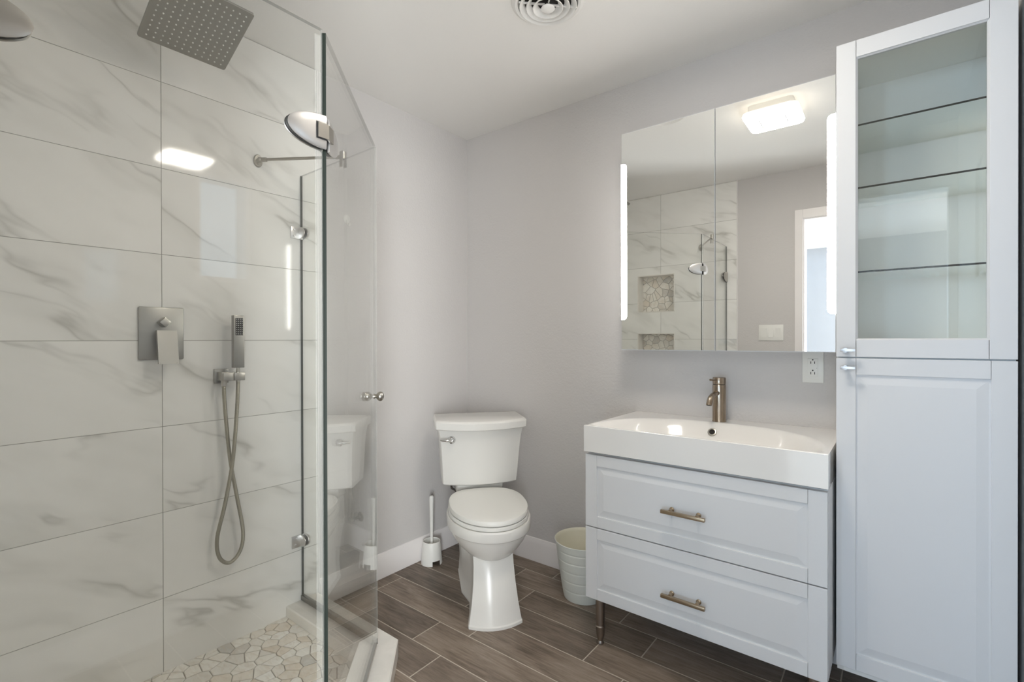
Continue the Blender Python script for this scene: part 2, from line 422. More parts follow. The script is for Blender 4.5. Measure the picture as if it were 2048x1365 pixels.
# niches: lined boxes with a stone back
for k, (a, b, c, d) in enumerate(NICHE):
    mb = MB(); yb = YF-.095; e = .008; yo = YF+.0085
    mb.box(a, a+e, yb, yo, c, d); mb.box(b-e, b, yb, yo, c, d); mb.box(a+e, b-e, yb, yo, c, c+e); mb.box(a+e, b-e, yb, yo, d-e, d)
    nb = mb.build('wall_niche', M['curb'], wf, smooth=False); tag(nb, kind='structure')
    mb = MB(); mb.mi = 1; mb.box(a, b, yb-.01, yb, c, d); mb.mi = 0
    lay_stones(mb, [(a+e, c+e), (b-e, c+e), (b-e, d-e), (a+e, d-e)], .045, 40+k, lambda x, z, h: Vector((x, yb+h, z)))
    tag(mb.build('niche_mosaic', [M['stone'], M['grout_stone']], nb, smooth=False), kind='structure')
# shower curb (neo-angle) and stone floor
def neo(off):            # centre line offset outwards by off
    s2 = off*math.sqrt(2); yC, xA, k = -1.057+off, 1.01+off, -.525+s2
    return [(.007, yC), (k-yC, yC), (xA, k-xA), (xA, YF+.007)]
mb = MB(); o_, i_ = neo(.076), neo(-.074)
segs = len(o_)
prof = [(0, .004), (0, .066), (.004, .070)]
for a in range(segs-1):
    quad = lambda f: [(o_[a][0]*(1-f)+i_[a][0]*f, o_[a][1]*(1-f)+i_[a][1]*f), (o_[a+1][0]*(1-f)+i_[a+1][0]*f, o_[a+1][1]*(1-f)+i_[a+1][1]*f)]
    A, B = quad(0); A2, B2 = quad(.03); D, C = quad(1); D2, C2 = quad(.97)
    lp = [[Vector((*p, .001)) for p in (A, B, C, D)], [Vector((*p, .065)) for p in (A, B, C, D)], [Vector((*p, .069)) for p in (A2, B2, C2, D2)]]
    mb.loft(lp)
struct(mb.build('shower_curb', M['curb'], smooth=False))
inner = [(.006, YF+.007), (i_[3][0], YF+.007), i_[2], i_[1], (.006, i_[0][1])]
inner = [(x-.0005, y-.0005) if k in (1, 2, 3) else (x, y) for k, (x, y) in enumerate(inner)]
mb = MB(); mb.mi = 1; mb.prism(inner, .0005, SH_Z-.004); mb.mi = 0
lay_stones(mb, inner, .047, 3, lambda x, y, h: Vector((x, y, SH_Z-.0042+h)))
struct(mb.build('floor_shower', [M['stone'], M['grout_stone']], smooth=False))
# baseboards
def baseboard(name, P, Q, n):
    P = Vector((*P, 0)); Q = Vector((*Q, 0)); n = Vector((*n, 0)); lp = []
    for q in (P, Q):
        lp.append([q+n*d_+Vector((0, 0, z)) for d_, z in ((.001, .001), (.014, .001), (.014, .088), (.0125, .094), (.0125, .100), (.009, .110), (.006, .122), (.001, .125))])
    struct(MB().loft(lp).build(name, M['trim'], sharp=20))
baseboard('baseboard_left', (0, -.976), (0, -.001), (1, 0))
baseboard('baseboard_back', (.015, 0), (XR-.001, 0), (0, -1))
baseboard('baseboard_right', (XR, -.016), (XR, YF+.02), (-1, 0))
baseboard('baseboard_front', (1.10, YF), (1.474, YF), (0, 1))
# doorway casing
mb = MB(); cw = .047
for s_ in (0, 1):
    y0, y1 = (YF+.0005, YF+.013) if s_ == 0 else (YF-.133, YF-.1205)
    mb.box(DX0-cw, DX0+.004, y0, y1, .001, DZ+.06, .002); mb.box(DX0+.004, DX1-.004, y0, y1, DZ-.004, DZ+.06, .002)
    if s_ == 0: mb.box(DX1-.004, XR-.001, y0, y1, .001, DZ+.06, .002)
    else: mb.box(DX1-.004, DX1+cw, y0, y1, .001, DZ+.06, .002)
mb.box(DX0, DX0+.012, YF-.12, YF, .001, DZ-.012); mb.box(DX1-.012, DX1, YF-.12, YF, .001, DZ-.012); mb.box(DX0, DX1, YF-.12, YF, DZ-.012, DZ)
struct(mb.build('door_1', M['trim'], smooth=False))
# bathroom window in the right wall
def window(name, axis, pos, thick, u0, u1, z0, z1):
    fr = MB(); w = .022
    def bx(m_, a, b, c, d, t0, t1):
        if axis == 'x': m_.box(pos+t0, pos+t1, a, b, c, d)
        else: m_.box(a, b, pos+t0, pos+t1, c, d)
    bx(fr, u0, u0+w, z0, z1, .01, thick); bx(fr, u1-w, u1, z0, z1, .01, thick); bx(fr, u0+w, u1-w, z0, z0+w, .01, thick); bx(fr, u0+w, u1-w, z1-w, z1, .01, thick)
    f = struct(fr.build(name, M['trim'], smooth=False))
    p = MB(); tm = thick*.6; bx(p, u0+w, u1-w, z0+w, z1-w, tm, tm+.005)
    tag(p.build('pane', M['cab_glass'], f, smooth=False), kind='structure')
window('window_1', 'x', XR, .11, WIN[0], WIN[1], WIN[2], WIN[3])
# hall beyond the doorway
HY, HX0, HX1 = -5.80, -.6, 4.0
HW = (.2, 1.06, 1.18, 2.06); HS = (1.78, 3.32, .08, 1.18)
mb = MB(); mb.box(HX0-.1, HX1+.1, HY-.1, YF-.12, ZC, ZC+.1); struct(mb.build('ceiling_hall', M['ceiling'], smooth=False))
mb = MB(); mb.box(HX0-.1, HX1+.1, HY-.1, YF-.1195, -.06, .0); struct(mb.build('floor_hall', mat('pale_bounce_floor', (.66, .63, .58), .9), smooth=False))  # unseen hall floor, made pale to bounce light onto the bathroom ceiling
mb = MB()
for a, b, c, d in rects(HX0-.1, HX1+.1, -.06, ZC, [HW, HS]): mb.box(a, b, HY-.1, HY, c, d)
struct(mb.build('wall_hall_front', M['hall_wall'], smooth=False))
mb = MB(); mb.box(HX0-.1, HX0, HY, YF-.12, -.06, ZC); struct(mb.build('wall_hall_left', M['hall_wall'], smooth=False))
mb = MB()
HR = (-5.0, -3.4, .06, 2.05)
for a, b, c, d in rects(HY, YF-.12, -.06, ZC, [HR]): mb.box(HX1, HX1+.1, a, b, c, d)
struct(mb.build('wall_hall_right', M['hall_wall'], smooth=False))
mb = MB(); mb.box(HX0-.1, -.12, YF-.24, YF-.12, -.06, ZC); mb.box(XR+.12, HX1+.1, YF-.24, YF-.12, -.06, ZC); struct(mb.build('wall_hall_back', M['hall_wall'], smooth=False))
window('window_2', 'y', HY-.1, .095, *HW)
window('added_window_low', 'y', HY-.1, .095, *HS)  # invented window for the low fill, cut below the cabinet glass reflection
window('added_window_side', 'x', HX1, .09, *HR)  # invented window for the side fill, lowered so light reaches the ceiling

# ------------------------------------------------------------------ shower glass
ZG0, ZG1 = .079, 1.917
GL = [M['glass'], M['glass_edge'], M['glass_edge_light'], M['glass_edge_top']]
def pane(p, q, th, z0, z1, e0=1, e1=1, etop=3):
    """vertical glass slab from p to q; clear faces, edge material on the ends"""
    p = Vector((*p, 0)); q = Vector((*q, 0)); d = (q-p).normalized(); n = Vector((-d.y, d.x, 0))*th/2
    mb = MB(); v = {}
    for i, b in enumerate((p, q)):
        for j, s_ in enumerate((-1, 1)):
            for k, z in enumerate((z0, z1)): v[i, j, k] = mb.bm.verts.new(b+n*s_+Vector((0, 0, z)))
    def f(ids, mi): fc = mb.bm.faces.new([v[x] for x in ids]); fc.material_index = mi
    f([(0, 0, 0), (1, 0, 0), (1, 0, 1), (0, 0, 1)], 0); f([(1, 1, 0), (0, 1, 0), (0, 1, 1), (1, 1, 1)], 0)
    f([(0, 1, 0), (0, 0, 0), (0, 0, 1), (0, 1, 1)], e0); f([(1, 0, 0), (1, 1, 0), (1, 1, 1), (1, 0, 1)], e1)
    f([(0, 0, 1), (1, 0, 1), (1, 1, 1), (0, 1, 1)], etop); f([(0, 1, 0), (1, 1, 0), (1, 0, 0), (0, 0, 0)], 1)
    return mb
def oval_hinge_mesh(mb, L, H, th, to3d):
    """half oval plate, straight edge at u=0, slightly domed; to3d(u, w, t)"""
    n = 20; rings = []
    for k, (sc, t_) in enumerate(((.97, 0), (1.0, .0015), (1.0, th*.55), (.93, th*.85), (.6, th*1.0))):
        r = [to3d(0, -H*sc, t_)] + [to3d(L*sc*math.sin(math.pi*i/n), -H*sc*math.cos(math.pi*i/n), t_) for i in range(1, n)] + [to3d(0, H*sc, t_)]
        rings.append([Vector(x) for x in r])
    mb.loft(rings)
# fixed panel beside the camera
AX, AY1 = 1.01, -1.553
pa = thing('shower_screen', 'large clear fixed glass shower panel in the left foreground with half oval clamps', 'glass panel', (AX, -1.85, .07))
pane((AX, YF+.009), (AX, AY1), .010, ZG0, ZG1, 1, 2).build('glass_pane', GL, pa, world=True, smooth=False)
MB().box(AX-.0085, AX-.0055, AY1-.012, AY1+.003, ZG0+.004, ZG1-.01, .001).build('edge_seal', M['seal'], pa, world=True)
MB().box(AX-.009, AX+.009, YF+.009, AY1, .0695, .0785).build('bottom_channel', M['nickel'], pa, world=True, smooth=False)
for z in (1.680, .33):
    mb = MB(); oval_hinge_mesh(mb, .100, .039, .006, lambda u, w_, t_: (AX+.0060+t_, YF+.0085+u, z+w_))
    mb.mi = 1; oval_hinge_mesh(mb, .098, .0375, .0116, lambda u, w_, t_: (AX-.0058+t_, YF+.0085+u, z+w_))
    mb.mi = 0; oval_hinge_mesh(mb, .100, .039, .006, lambda u, w_, t_: (AX-.0060-t_, YF+.0085+u, z+w_))
    tag(mb.build('wall_clamp', [M['nickel'], M['black']], pa, world=True), 'brushed half oval clamp at the tiled wall')
# 45 degree door
P0, P1 = Vector((.5385, -1.0655, 0)), Vector((1.0045, -1.5435, 0)); dd = (P1-P0).normalized(); dn = Vector((-dd.y, dd.x, 0))
if dn.x < 0: dn = -dn
dr = thing('shower_door', 'clear glass shower door set diagonally with round metal knobs', 'shower door', ((P0+P1)/2+Vector((0, 0, .085))), 0)
pane(P0.xy, P1.xy, .010, .086, ZG1, 2, 1).build('glass_pane', GL, dr, world=True, smooth=False)
mb = MB(); a = P0+dd*.003; b = P1-dd*.004
mb.loft([[q+dn*s_*.0055+Vector((0, 0, z)) for s_, z in ((-1, .0715), (1, .0715), (1, .0855), (-1, .0855))] for q in (a, b)])
mb.build('bottom_sweep', M['nickel'], dr, world=True, smooth=False)
kp = P0+dd*.042+Vector((0, 0, 1.0))
for s_ in (1, -1):
    mb = MB(); mb.lathe([(.009, .0052), (.009, .008), (.006, .010), (.007, .013), (.012, .016), (.0165, .022), (.0175, .028), (.0155, .034), (.010, .038), (.004, .0395)], 24, dn*s_, kp)
    tag(mb.build('knob', M['nickel'], dr, world=True, sharp=50), 'round knob on the room side' if s_ > 0 else 'round knob on the shower side')
# hinges join panel and door: the half on the panel and the half on the door
for z in (1.680, .33):
    h = MB(); oval_hinge_mesh(h, .090, .039, .006, lambda u, w_, t_: (AX+.0060+t_, AY1+.006-u, z+w_))
    h.mi = 1; oval_hinge_mesh(h, .089, .0375, .0116, lambda u, w_, t_: (AX-.0058+t_, AY1+.004-u, z+w_))
    h.mi = 0; oval_hinge_mesh(h, .090, .039, .004, lambda u, w_, t_: (AX-.0060-t_, AY1+.006-u, z+w_))
    hp = h.build('hinge', [M['steel'], M['black']], pa, world=True)
    hd = MB(); q0 = P1-dd*.004
    def dm(u, w_, t_, s_=1): return q0-dd*u+dn*(s_*(.0060+t_))+Vector((0, 0, z+w_))
    oval_hinge_mesh(hd, .090, .039, .006, dm); hd.mi = 1
    oval_hinge_mesh(hd, .089, .0375, .0116, lambda u, w_, t_: q0-dd*u+dn*(-.0058+t_)+Vector((0, 0, z+w_))); hd.mi = 0
    oval_hinge_mesh(hd, .090, .039, .006, lambda u, w_, t_: dm(u, w_, t_, -1))
    hd.build('hinge', [M['steel'], M['black']], dr, world=True)
    kn = MB(); kn.box(AX+.0118, AX+.0165, AY1-.017, AY1+.010, z-.017, z+.017, .0008)
    c1 = q0+dn*.0138-dd*.010+Vector((0, 0, z)); c0 = Vector((AX+.014, AY1+.008, z))
    kn.loft([[c0+Vector((x, 0, w_)) for x, w_ in ((-.003, -.0168), (.0024, -.0168), (.0024, .0168), (-.003, .0168))],
             [c1+dn*x+Vector((0, 0, w_)) for x, w_ in ((-.001, -.0168), (.0045, -.0168), (.0045, .0168), (-.001, .0168))]])
    kn.mi = 1; kn.box(AX+.0105, AX+.0128, AY1-.0195, AY1+.006, z-.0190, z+.0190)
    kn.build('hinge_knuckle', [M['nickel'], M['black']], hp, smooth=False, world=True)
# rear fixed panel
PY = -1.057
pc = thing('shower_screen', 'narrow clear fixed glass panel at the back, clipped to the marble wall', 'glass panel', (.27, PY, .07))
pane((.009, PY), (.5335, PY), .010, ZG0, ZG1, 1, 2).build('glass_pane', GL, pc, world=True, smooth=False)
MB().box(.007, .530, PY-.0085, PY+.0085, .0695, .0895, .001).build('bottom_channel', M['nickel_dark'], pc, world=True)
for z in (1.667, .33):
    mb = MB(); mb.box(.0065, .0105, PY-.048, PY+.008, z-.026, z+.026, .001)
    oval_hinge_mesh(mb, .040, .026, .007, lambda u, w_, t_: (.009+u, PY-.0055-t_, z+w_))
    oval_hinge_mesh(mb, .040, .026, .007, lambda u, w_, t_: (.009+u, PY+.0055+t_, z+w_))
    mb.mi = 1; oval_hinge_mesh(mb, .042, .025, .002, lambda u, w_, t_: (.009+u, PY-.0052-t_*.3, z+w_)); mb.mi = 0
    for dz in (-.013, .013): mb.lathe([(.0055, 0), (.005, .002), (.002, .003)], 16, Vector((1, 0, 0)), (.0105, PY-.033, z+dz))
    mb.build('wall_clip', [M['steel'], M['black']], pc, world=True)
# support rods
def rod(label, B, Cp, nrm, axis):
    B = Vector(B); Cp = Vector(Cp); nrm = Vector(nrm)
    t_ = thing('support_rod', label, 'rod', B, 0)
    side = Vector((0, 0, 1)).cross(nrm)
    mb = MB(); n = 24
    lp = [[B+nrm*h+side*(.018*k*math.cos(2*math.pi*i/n))+Vector((0, 0, .026*k*math.sin(2*math.pi*i/n))) for i in range(n)] for k, h in ((1, .0), (1, .004), (.85, .007))]
    mb.loft(lp)
    for dz in (-.015, .015): mb.lathe([(.004, .006), (.0035, .009)], 12, nrm, B+Vector((0, 0, dz)))
    mb.build('wall_bracket', M['nickel'], t_, world=True)
    d = (Cp-(B+nrm*.022)).normalized(); mb = MB()
    mb.cyl(B+nrm*.006, B+nrm*.024, .009, 16, bev=.001); mb.sphere(B+nrm*.022, .0115); mb.cyl(B+nrm*.022, B+nrm*.022+d*.028, .009, 16, bev=.001)
    mb.build('swivel', M['nickel'], t_, world=True)
    MB().cyl(B+nrm*.022+d*.024, Cp-d*.022, .006, 16).build('bar', M['nickel'], t_, world=True)
    mb = MB(); mb.cyl(Cp-d*.03, Cp-d*.008, .008, 16, bev=.001)
    u = Vector(axis); v = Vector((0, 0, 1)).cross(u)
    z0, z1 = 1.887-Cp.z, 1.938-Cp.z
    for s_ in (-1, 1):
        a = Cp+v*(s_*.0085); mb.loft([[a+u*(.011*math.cos(2*math.pi*i/16))*1+v*(.0032*math.sin(2*math.pi*i/16))+Vector((0, 0, z)) for i in range(16)] for z in (z0, 0.018)])
    mb.cyl(Cp+Vector((0, 0, .0005+1.9175-Cp.z)), Cp+Vector((0, 0, .021)), .0115, 16, bev=.001)
    mb.build('glass_clamp', M['nickel'], t_, world=True)
rod('slim brushed metal support rod from marble wall to rear glass panel', (.0065, -1.241, 1.932), (.327, PY, 1.928), (1, 0, 0), (1, 0, 0))
rod('slim metal support rod holding the near glass panel, seen only in the mirror', (.82, YF+.0065, 1.932), (AX, -1.762, 1.928), (0, 1, 0), (0, 1, 0))

# ------------------------------------------------------------------ shower fittings
# rain head hanging from a ceiling arm, tilted on its ball joint
HC = Vector((.305, -1.563, 2.203)); TILT = R(-23)
rh = thing('rain_shower_head', 'square brushed metal rain shower head with rows of pale nozzles', 'shower head', HC)
S = .127; TM = Matrix.Rotation(TILT, 4, 'Y')
mb = MB(); n = 6; rc = .008
def rsq(s_, z):
    out = []
    for cx, cy, a0 in ((1, 1, 0), (-1, 1, 90), (-1, -1, 180), (1, -1, 270)):
        for i in range(n+1):
            a = R(a0+90*i/n); out.append(Vector((cx*(s_-rc)+rc*math.cos(a), cy*(s_-rc)+rc*math.sin(a), z)))
    return out
mb.loft([rsq(S-.001, 0), rsq(S, .001), rsq(S, .007), rsq(S-.001, .008)]); mb.lathe([(.03, .008), (.028, .02), (.014, .026), (.012, .03)], 24)
mb.xf(TM).build('head_plate', M['nickel_dark'], rh)
NN = 12; cnt = 0; proto = None; extra = MB(); sp = .0195
for i in range(NN):
    for j in range(NN):
        x = (NN-1-i-(NN-1)/2)*sp; y = ((NN-1)/2-j)*sp
        if j < 9 and cnt < 100 and i < 11:
            if proto is None:
                mb = MB(); mb.lathe([(.0027, .0005), (.0026, -.001), (.0018, -.0024), (.0008, -.0028)], 8); mb.xf(TM.copy()); proto = mb.build('nozzle', M['nozzle'], rh); o = proto
            else:
                o = proto.copy(); COL.objects.link(o); o.parent = rh
            o.location = TM @ Vector((x, y, 0)); cnt += 1
        else: extra.lathe([(.0027, .0005), (.0026, -.001), (.0018, -.0024), (.0008, -.0028)], 8, org=(x, y, 0))
tag(extra.xf(TM).build('nozzle', M['nozzle'], rh), kind='stuff')
mb = MB(); top = TM @ Vector((0, 0, .03)); mb.sphere(top, .016); mb.cyl(top, (top.x, 0, ZC-.012-HC.z), .011)
mb.build('ceiling_arm', M['nickel_dark'], rh)
MB().lathe([(.03, 0), (.03, .006), (.026, .012)], 24, Vector((0, 0, -1)), (top.x, 0, ZC-.0005-HC.z)).build('ceiling_flange', M['nickel_dark'], rh)
# mixer valve
sv = thing('shower_valve', 'square brushed metal shower mixer plate on marble wall', 'shower valve', (.006, -1.576, 1.2275))
MB().box(0.0003, .008, -.068, .068, -.0925, .0925, .004).build('wall_plate', M['nickel_dark'], sv)
mb = MB(); mb.box(-.0125, .0125, -.0125, .0125, 0, .036, .0015); mb.xf(Matrix.Translation((.008, .001, .039)) @ Matrix.Rotation(R(90), 4, 'Y') @ Matrix.Rotation(R(45), 4, 'Z'))
mb.build('diverter_knob', M['nickel'], sv)
mb = MB(); mb.cyl((.008, .004, -.016), (.034, .004, -.016), .016)
mb.loft([[Vector(p) for p in ((.034, -.026, .010), (.048, -.026, .010), (.048, .034, .010), (.034, .034, .010))],
         [Vector(p) for p in ((.056, -.026, -.106), (.066, -.026, -.106), (.066, .034, -.106), (.056, .034, -.106))]])
for yy in (-.02, .028): mb.lathe([(.002, 0), (.0018, .0006)], 10, Vector((1, 0, 0)), (.0656, yy, -.102))
mb.build('lever_handle', M['nickel'], sv)
# holder and hand shower
ho = thing('hand_shower_holder', 'square brushed metal wall outlet with cradle below the hand shower', 'shower holder', (.006, -1.383, 1.066))
MB().box(.0003, .010, -.025, .025, -.0275, .0275, .0015).build('wall_plate', M['nickel_dark'], ho)
mb = MB(); mb.box(.0103, .052, -.016, .012, -.016, .016, .0015); mb.box(.050, .070, -.016, .020, -.016, .014, .0015)
mb.box(.047, .053, .020, .058, -.016, .014, .001); mb.box(.069, .0745, .020, .058, -.016, .014, .001); mb.cyl((.040, -.004, -.016), (.040, -.004, -.036), .010, 12)
mb.build('cradle', M['nickel'], ho)
hx, hy = .067, -1.345
hs = thing('hand_shower', 'slim square hand shower stick with looped metal hose', 'hand shower', (hx, hy, 1.10))
MB().box(-.012, .012, -.019, .019, -.002, .198, .002).build('stick_body', M['nickel_dark'], hs)
mb = MB(); mb.box(.0121, .0134, -.0135, .0135, .122, .188, .001)
mb.mi = 1
for i in range(4):
    for j in range(8): mb.sphere((.0135, -.0098+i*.0065, .127+j*.008), .0016, n=6)
mb.build('spray_face', [M['dark'], M['nozzle']], hs)
mb = MB(); mb.lathe([(.0075, -.055), (.0072, -.030), (.006, -.0025)], 16); mb.build('hose_nut', M['nickel'], hs)
pts = [(0, 0, -.055), (.002, -.004, -.14), (-.004, -.013, -.27), (-.010, -.022, -.38), (-.014, -.046, -.52), (-.020, -.068, -.64), (-.022, -.060, -.715), (-.022, -.024, -.748), (-.022, .014, -.715), (-.020, .024, -.64), (-.014, .002, -.50), (-.010, -.022, -.36), (-.014, -.034, -.22), (-.020, -.041, -.12), (-.021, -.042, -.072)]
pts = [(x+(.006 if k in (3, 4, 2) else (-.006 if k in (10, 11, 12) else 0)), y, z) for k, (x, y, z) in enumerate(pts)]
MB().tube(pts, .0068, 12, 10).build('hose', M['hose'], hs)
# robe hook
hk = thing('wall_hook', 'small white oval hook on grey wall behind the shower glass', 'hook', (0.0003, -.83, 1.770))
mb = MB(); n = 24
mb.loft([[Vector((t_, .017*k*math.cos(2*math.pi*i/n), .006+.020*k*math.sin(2*math.pi*i/n))) for i in range(n)] for k, t_ in ((1, 0), (1, .004), (.8, .007))])
mb.build('backplate', M['plastic'], hk)
MB().tube([(.006, 0, 0), (.014, 0, -.018), (.022, 0, -.026), (.027, 0, -.018)], lambda u: .007-.002*u, 12, 6).build('prong', M['plastic'], hk)

# ------------------------------------------------------------------ toilet (local x forwards, local y to its left-hand wall side)
TA = R(-40); dv = Vector((math.cos(TA), math.sin(TA), 0)); wv = Vector((-dv.y, dv.x, 0))
TO = Vector((.742, -.642, 0)) + wv*.022
to = thing('toilet', 'white two-piece toilet set diagonally in the corner', 'toilet', TO, TA)
def egg(c, lf, lb, hw, z, n=48, pf=2.0, pb=2.0):
    out = []
    for i in range(n):
        a = 2*math.pi*i/n; ca, sa = math.cos(a), math.sin(a); p = pf if ca >= 0 else pb
        out.append(Vector((c+(lf if ca >= 0 else lb)*math.copysign(abs(ca)**(2/p), ca), hw*math.copysign(abs(sa)**(2/p), sa), z)))
    return out
def bow(xb, xf_, hw, bulge, z, n=14, cr=.012):
    """rear-flat plan with a bowed front: rounded front corners"""
    pts = [Vector((xb, -hw, z)), Vector((xf_-cr, -hw, z))]
    for i in range(n+1):
        u = -1+2*i/n; y = u*(hw-cr*.4); pts.append(Vector((xf_+bulge*(1-u*u), y, z)))
    pts += [Vector((xf_-cr, hw, z)), Vector((xb, hw, z))]
    return pts
# pedestal: sculpted front face with concave sides
mb = MB(); lp = []
for z, xf_, hwf, hwb, xb, bl in ((0.0008, -.037, .116, .108, -.56, .036), (.012, -.037, .116, .108, -.56, .036), (.016, -.041, .113, .105, -.56, .034), (.09, -.052, .101, .100, -.56, .030), (.17, -.068, .092, .104, -.56, .026), (.235, -.085, .088, .112, -.57, .020), (.27, -.10, .088, .12, -.58, .016), (.30, -.13, .085, .12, -.58, .012)):
    q = [Vector((xb, -hwb, z)), Vector((-.34, -hwb*1.04, z)), Vector((-.24, -hwb*.80, z)), Vector((-.14, -hwf*.86, z)), Vector((xf_-.012, -hwf, z))]
    for i in range(13):
        u = -1+2*i/12; q.append(Vector((xf_+bl*(1-u*u), u*hwf*.985, z)))
    q += [Vector((xf_-.012, hwf, z)), Vector((-.14, hwf*.86, z)), Vector((-.24, hwb*.80, z)), Vector((-.34, hwb*1.04, z)), Vector((xb, hwb, z))]
    lp.append(q)
mb.loft(lp); mb.build('pedestal', M['porcelain'], to, sharp=35)
mb = MB(); lp = []
for z, k, lf in ((.255, .40, .145), (.262, .52, .165), (.275, .63, .188), (.30, .76, .208), (.325, .86, .224), (.350, .925, .236), (.362, .945, .240), (.366, .955, .243), (.3675, .975, .247), (.371, .995, .252), (.380, 1.0, .255), (.408, 1.0, .255), (.415, .985, .251)):
    lp.append(egg(-.230, lf, .235*min(1, k*1.15), .188*k, z, pf=2.05, pb=2.6))
mb.loft(lp)
mb.box(-.60, -.36, -.115, .115, .30, .414, .012); mb.build('bowl', M['porcelain'], to, sharp=28)
mb = MB(); lp = [egg(-.232, .252*k, .225*k, .180*k, z, pf=2.0, pb=2.8) for z, k in ((.4165, .985), (.4185, 1.0), (.431, 1.0), (.4345, .985))]
mb.loft(lp).build('seat', M['plastic'], to, sharp=40)
mb = MB(); lp = [egg(-.234, .256*k, .225*k, .178*k, z, pf=2.0, pb=2.8) for z, k in ((.4375, .975), (.4395, 1.0), (.451, 1.0), (.4575, .985), (.4605, .94), (.462, .80), (.4625, .5))]
mb.loft(lp).build('lid', M['plastic'], to, sharp=40)
mb = MB(); mb.box(-.476, -.450, -.10, .10, .4155, .444, .004)
mb.build('seat_hinge', M['plastic'], to)
mb = MB(); XB = -.665
mb.loft([bow(XB, -.497, .186, .038, .470), bow(XB, -.492, .191, .042, .476), bow(XB, -.475, .196, .046, .56), bow(XB, -.460, .202, .050, .66), bow(XB, -.450, .208, .054, .72), bow(XB, -.440, .216, .060, .759)])
mb.box(-.60, -.50, -.12, .12, .415, .471, .01)
mb.build('tank', M['porcelain'], to, sharp=35)
mb = MB()
mb.loft([bow(XB-.004, -.432, .226, .068, .7598), bow(XB-.006, -.428, .229, .070, .764), bow(XB-.006, -.426, .230, .072, .795), bow(XB-.004, -.431, .226, .070, .803), bow(XB+.002, -.438, .220, .068, .806)])
mb.build('tank_lid', M['porcelain'], to, sharp=35)
mb = MB(); lx = -.4225; mb.lathe([(.019, 0), (.0185, .004), (.014, .009), (.010, .012)], 24, Vector((1, 0, 0)), (lx, -.150, .712))
mb.sphere((lx+.018, -.150, .710), .0105)
mb.tube([(lx+.018, -.150, .711), (lx+.024, -.170, .713), (lx+.022, -.188, .714), (lx+.015, -.206, .714)], lambda u: .0075-.0035*u, 12, 6)
mb.build('flush_lever', M['chrome'], to)
# water supply stop on the left wall
sp_ = thing('supply_valve', 'small metal water supply valve and hose below the toilet tank', 'valve', (.0003, -.130, .185))
MB().lathe([(.028, 0), (.026, .004), (.012, .007)], 20, Vector((1, 0, 0))).build('escutcheon', M['valve'], sp_)
mb = MB(); mb.cyl((.006, 0, 0), (.060, 0, 0), .008); mb.cyl((.052, 0, -.012), (.052, 0, .03), .010); mb.build('stop_body', M['valve'], sp_)
MB().lathe([(.006, 0), (.016, .004), (.016, .014), (.008, .018)], 16, Vector((1, 0, 0)), (.060, 0, 0)).build('turn_handle', M['valve'], sp_)
MB().tube([(.052, 0, .03), (.066, -.02, .11), (.125, -.10, .18), (.180, -.185, .225), (.197, -.208, .262), (.199, -.210, .283)], .0065, 10, 8).build('hose', M['valve'], sp_)

# ------------------------------------------------------------------ toilet brush and its holder
BX, BY = .076, -.365
bh = thing('brush_holder', 'white tapered plastic toilet brush holder on the floor', 'brush holder', (BX, BY, 0), R(-38))
mb = MB(); n = 48; prof_o = [(.057, .0008), (.0555, .026), (.0485, .110), (.0465, .118), (.0445, .120)]; prof_i = [(.0425, .118), (.044, .105), (.050, .030), (.050, .024)]
allp = prof_o+prof_i; rows = [[mb.bm.verts.new((r*math.cos(2*math.pi*i/n), r*math.sin(2*math.pi*i/n), z)) for i in range(n)] for r, z in allp]
for a in range(len(allp)-1):
    for i in range(n):
        ang = (360*(i+.5)/n+180) % 360-180
        if a == 0 and -2 < ang < 44: continue
        j = (i+1) % n; mb.bm.faces.new((rows[a][i], rows[a][j], rows[a+1][j], rows[a+1][i]))
mb.bm.faces.new(rows[-1]); mb.build('holder_cup', M['plastic'], bh)
tb = thing('toilet_brush', 'white plastic toilet brush standing in its holder', 'toilet brush', (BX, BY, .026))
mb = MB(); mb.lathe([(.0075, .075), (.0078, .10), (.0085, .15), (.0105, .27), (.0118, .318), (.0118, .330), (.009, .3345)], 20); mb.lathe([(.016, .066), (.016, .074), (.008, .078)], 20); mb.build('handle', M['plastic'], tb)
mb = MB(); mb.lathe([(.012, .001), (.028, .006), (.033, .02), (.033, .055), (.02, .065)], 24)
mb.build('bristle_head', M['plastic'], tb)

# ------------------------------------------------------------------ waste bin
wb = thing('waste_bin', 'pale green tapered metal waste bin beside the vanity cabinet', 'bin', (.893, -.157, 0))
H = .268; r0, r1 = .092, .133
prof = [(r0-.004, .0008), (r0, .004)]
for k in range(1, 120):
    z = H*k/120; r = r0+(r1-r0)*(z/H)**.85
    for gz in (.052, .098, .144, .190, .232):
        d = abs(z-gz)
        if d < .0045: r -= .0022*(1-d/.0045)
    prof.append((r, z))
prof += [(r1+.002, H-.004), (r1+.003, H-.001), (r1+.001, H+.001)]
mb = MB(); mb.lathe(prof, 56, cap=False)
mb.bm.faces.new([v for v in mb.bm.verts if abs(v.co.z-.0008) < 1e-6][::-1])
mb.build('bin_shell', M['bin'], wb, sharp=60)
rin = lambda z: r0+(r1-r0)*(z/H)**.85-.0045
mb = MB(); mb.lathe([(r1+.001, H+.001), (r1-.002, H-.001), (rin(H*.95), H*.95), (rin(H*.8), H*.8), (rin(H*.79)-.0015, H*.79), (rin(.15)-.001, .15), (rin(.1)-.001, .1), (rin(.05)-.001, .05), (rin(.012)-.001, .012), (.002, .012)], 56, cap=False); mb.build('bin_lining', M['bin_in'], wb, sharp=40)

